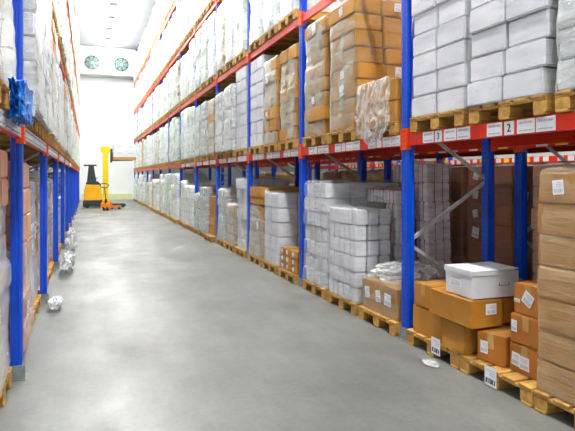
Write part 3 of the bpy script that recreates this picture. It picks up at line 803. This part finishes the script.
# printed mark on the clean white stack (first beam level, third bay)
Y = YR + BAY + SP[2] - .395 - .012
root = [o for o in C.objects if str(o.get('label', '')).startswith('clean white carton stack')][0]
b = MB(); b.box(-.09, -.02, -.003, 0, 0, .17, 'ink'); b.box(-.02, .06, -.003, 0, .13, .17, 'ink'); b.box(-.02, .04, -.003, 0, .06, .10, 'ink'); b.strut((-.2, 0, 0), (-.13, 0, .17), .02, .003, 'ink')
lpart('printed_mark', b.mesh('printed_mark'), root, (-.33, -.4145, .24 * 2 + .03), label='black printed mark')

# ------------------------------------------------------------------ far end: evaporator, truck, pallet jack
def evaporator():
    t = thing('evaporator', 'white wall-mounted cooling unit with two fans high on the far wall', 'cooling unit', (1.25, YB - .9, 8.75))
    b = MB(); b.prism([(0, .06), (0, 1.95), (.9, 1.95), (.9, .0), (.12, 0)], 'x', -1.75, 1.95, 'wall'); lpart('housing', b.mesh('housing', .01), t)
    for xx in (-.98, .95):
        f = lpart('fan', None, t, (xx, 0, 1.0)); 
        b = MB(); n = 32
        vs = []; fs = []
        for i in range(n):
            a = 2 * PI * i / n
            for r, y in ((.52, -.02), (.52, -.09), (.49, -.09), (.49, -.02)): vs.append((math.cos(a) * r, y, math.sin(a) * r))
        for i in range(n):
            for q in range(4): fs.append((i * 4 + q, i * 4 + (q + 1) % 4, ((i + 1) % n) * 4 + (q + 1) % 4, ((i + 1) % n) * 4 + q))
        b.add(vs, fs, 'grey_metal'); bpy.data.objects.remove(f)
        f = lpart('fan', b.mesh('fan_ring'), t, (xx, 0, .8))
        b = MB(); b.bar((0, -.012, 0), (0, -.001, 0), .5, 'black', 32); lpart('fan_throat', b.mesh('fan_throat'), f, label='dark opening')
        b = MB(); b.bar((0, -.075, 0), (0, -.01, 0), .08, 'paper', 16); lpart('hub', b.mesh('hub'), f, label='white hub')
        for j in range(7):
            a = 2 * PI * j / 7; b = MB()
            pts = [(.1, -.05), (.42, -.16), (.45, .12), (.1, .04)]
            Rm = Matrix.Rotation(a, 3, 'Y')
            vs = [Rm @ Vector((p[0], -.02 - (.02 if i in (1, 0) else 0), p[1])) for i, p in enumerate(pts)] + [Rm @ Vector((p[0], -.03 - (.02 if i in (1, 0) else 0), p[1])) for i, p in enumerate(pts)]
            b.add(vs, [(0, 1, 2, 3), (7, 6, 5, 4), (0, 4, 5, 1), (1, 5, 6, 2), (2, 6, 7, 3), (3, 7, 4, 0)], 'blade'); lpart('blade', b.mesh('blade'), f)
        for r in (.2, .33):
            b = MB()
            for i in range(24):
                a, c_ = 2 * PI * i / 24, 2 * PI * (i + 1) / 24; b.bar((math.cos(a) * r, -.088, math.sin(a) * r), (math.cos(c_) * r, -.088, math.sin(c_) * r), .008, 'grey_metal', 5)
            lpart('grille_ring', b.mesh('grille_ring'), f)
evaporator()

def stacker():
    t = thing('stacker_truck', 'yellow stand-on reach truck by the far wall, mast raised with forks', 'forklift', (.3, 30.2, 0))
    b = MB(); b.prism([(-.52, .32), (-.50, .9), (-.42, 1.25), (-.25, 1.38), (.2, 1.36), (.36, 1.2), (.40, .32)], 'y', -.42, .42, 'yellow'); lpart('body', b.mesh('body', .05, seg=3), t)
    b = MB(); b.prism([(-.56, .06), (-.56, .3), (-.5, .44), (.42, .44), (.44, .06)], 'y', -.44, .44, 'dark'); lpart('base', b.mesh('base', .03), t, label='dark lower chassis')
    b = MB(); b.prism([(-.42, 1.30), (-.30, 1.42), (.2, 1.40), (.34, 1.26), (.30, 1.22), (-.38, 1.24)], 'y', -.43, .43, 'dark'); lpart('console', b.mesh('console', .01), t)
    for yy in (-.34, .34):
        b = MB(); b.prism([(-.36, 1.36), (-.27, 2.25), (-.02, 2.25), (.12, 1.36)], 'y', yy - .04, yy + .04, 'dark'); lpart('guard_post', b.mesh('guard_post', .01), t)
    b = MB(); b.box(-.52, .14, -.42, .42, 2.22, 2.29, 'dark'); lpart('overhead_guard', b.mesh('overhead_guard', .015), t)
    for yy in (-.3, .14):
        b = MB(); b.prism([(.44, .12), (.44, 2.9), (.36, 2.98), (.30, 3.1), (.30, 3.2), (.40, 3.27), (.82, 3.27), (.82, 3.0), (.72, 2.85), (.72, .12)], 'y', yy, yy + .16, 'lemon'); lpart('mast', b.mesh('mast', .015), t)
    b = MB(); b.box(.46, .70, -.14, .14, .3, 3.2, 'dark'); lpart('mast_carriage', b.mesh('mast_carriage', .01), t)
    for zz in (.5, 1.6, 3.05):
        b = MB(); b.box(.5, .66, -.14, .14, zz, zz + .1, 'lemon'); lpart('crossbar', b.mesh('crossbar'), t)
    b = MB(); b.box(.83, .92, -.36, .36, 2.42, 3.15, 'dark'); lpart('fork_carriage', b.mesh('fork_carriage', .01), t)
    for yy in (-.26, .26):
        b = MB(); b.prism([(.92, 2.53), (.92, 2.50), (2.0, 2.53), (2.0, 2.55), (.93, 2.55)], 'y', yy - .06, yy + .06, 'black'); b.box(.921, .945, yy - .06, yy + .06, 2.54, 2.95, 'black'); lpart('fork', b.mesh('fork'), t)
    for yy in (-.36, .36):
        b = MB(); b.box(.4, 1.6, yy - .06, yy + .06, .05, .18, 'dark'); l_ = lpart('support_leg', b.mesh('support_leg', .02), t)
        b = MB(); b.bar((1.45, yy - .05, .07), (1.45, yy + .05, .07), .07, 'black', 16); lpart('wheel', b.mesh('wheel'), l_)
    b = MB(); b.bar((-.35, -.46, .13), (-.35, -.36, .13), .13, 'black', 20); lpart('wheel', b.mesh('wheel'), t)
    b = MB(); b.bar((.1, -.1, 1.4), (.1, -.1, 1.58), .015, 'black'); b.bar((.0, -.1, 1.58), (.2, -.1, 1.58), .02, 'black'); lpart('steering_lever', b.mesh('steering_lever'), t)
    # its load
    pallet_far('wooden pallet lifted on the forks of the yellow truck', .3 + 1.55, 30.2, 2.565)
    pl = [o for o in C.objects if o.get('label', '').startswith('wooden pallet lifted')][0]
    t2 = thing('wrapped_load', 'white cartons in two layers on the raised truck pallet', 'pallet load', (1.85, 30.2, 2.71))
    for l in range(2):
        for i in range(2):
            for j in range(2):
                lpart('carton', carton_mesh(.585, .38, .33, 'white', .006), t2, (-.295 + .59 * i, -.2 + .4 * j, l * .335))
    b = MB()
    for l in range(2):
        for i in range(2): b.box(-.4 + .59 * i, -.18 + .59 * i, -.392, -.3905, .2 + l * .335, .216 + l * .335, 'ink')
    lpart('printed_mark', b.mesh('printed_mark'), t2)
stacker()

def pallet_jack():
    t = thing('pallet_jack', 'orange hand pallet jack parked beside the yellow truck', 'pallet jack', (.88, 27.6, 0), math.radians(62))
    for yy in (-.19, .19):
        b = MB(); b.prism([(0, .1), (0, .2), (.95, .2), (1.1, .14), (1.1, .1)], 'y', yy - .08, yy + .08, 'orange'); f = lpart('fork', b.mesh('fork', .01), t)
        b = MB(); b.bar((.95, yy - .05, .045), (.95, yy + .05, .045), .045, 'black', 14); lpart('roller', b.mesh('roller'), f)
    b = MB(); b.prism([(-.22, .1), (-.2, .3), (-.1, .46), (.0, .46), (.08, .2), (.08, .1)], 'y', -.24, .24, 'orange'); lpart('chassis', b.mesh('chassis', .02), t)
    b = MB(); b.bar((-.12, 0, .2), (-.12, 0, .55), .06, 'black', 14); lpart('pump', b.mesh('pump'), t)
    for yy in (-.1, .1):
        b = MB(); b.bar((-.14, yy - .03, .1), (-.14, yy + .03, .1), .1, 'black', 20); lpart('steer_wheel', b.mesh('steer_wheel'), t)
    b = MB(); b.bar((-.12, 0, .5), (-.26, 0, 1.12), .022, 'dark', 10); h = lpart('handle', b.mesh('handle'), t)
    b = MB(); n = 20
    for i in range(n):
        a, c_ = 2 * PI * i / n, 2 * PI * (i + 1) / n
        P = lambda q: (-.28 - .03 * math.sin(q), math.cos(q) * .21, 1.22 + math.sin(q) * .11)
        b.bar(P(a), P(c_), .02, 'dark', 8)
    lpart('handle_grip', b.mesh('handle_grip'), h)
    b = MB(); b.bar((-.27, 0, 1.12), (-.28, 0, 1.3), .015, 'grey_metal'); lpart('release_lever', b.mesh('release_lever'), h)
pallet_jack()

# ------------------------------------------------------------------ world and view
w = bpy.data.worlds.new('world'); bpy.context.scene.world = w; w.use_nodes = True
w.node_tree.nodes['Background'].inputs[0].default_value = (.8, .85, 1, 1); w.node_tree.nodes['Background'].inputs[1].default_value = .3
vs = bpy.context.scene.view_settings
vs.view_transform = 'Standard'; vs.look = 'None'; vs.gamma = 1; vs.exposure = 1.95; vs.use_curve_mapping = False
cy = bpy.context.scene.cycles
cy.max_bounces = 10; cy.diffuse_bounces = 2; cy.transparent_max_bounces = 24; cy.sample_clamp_indirect = 6
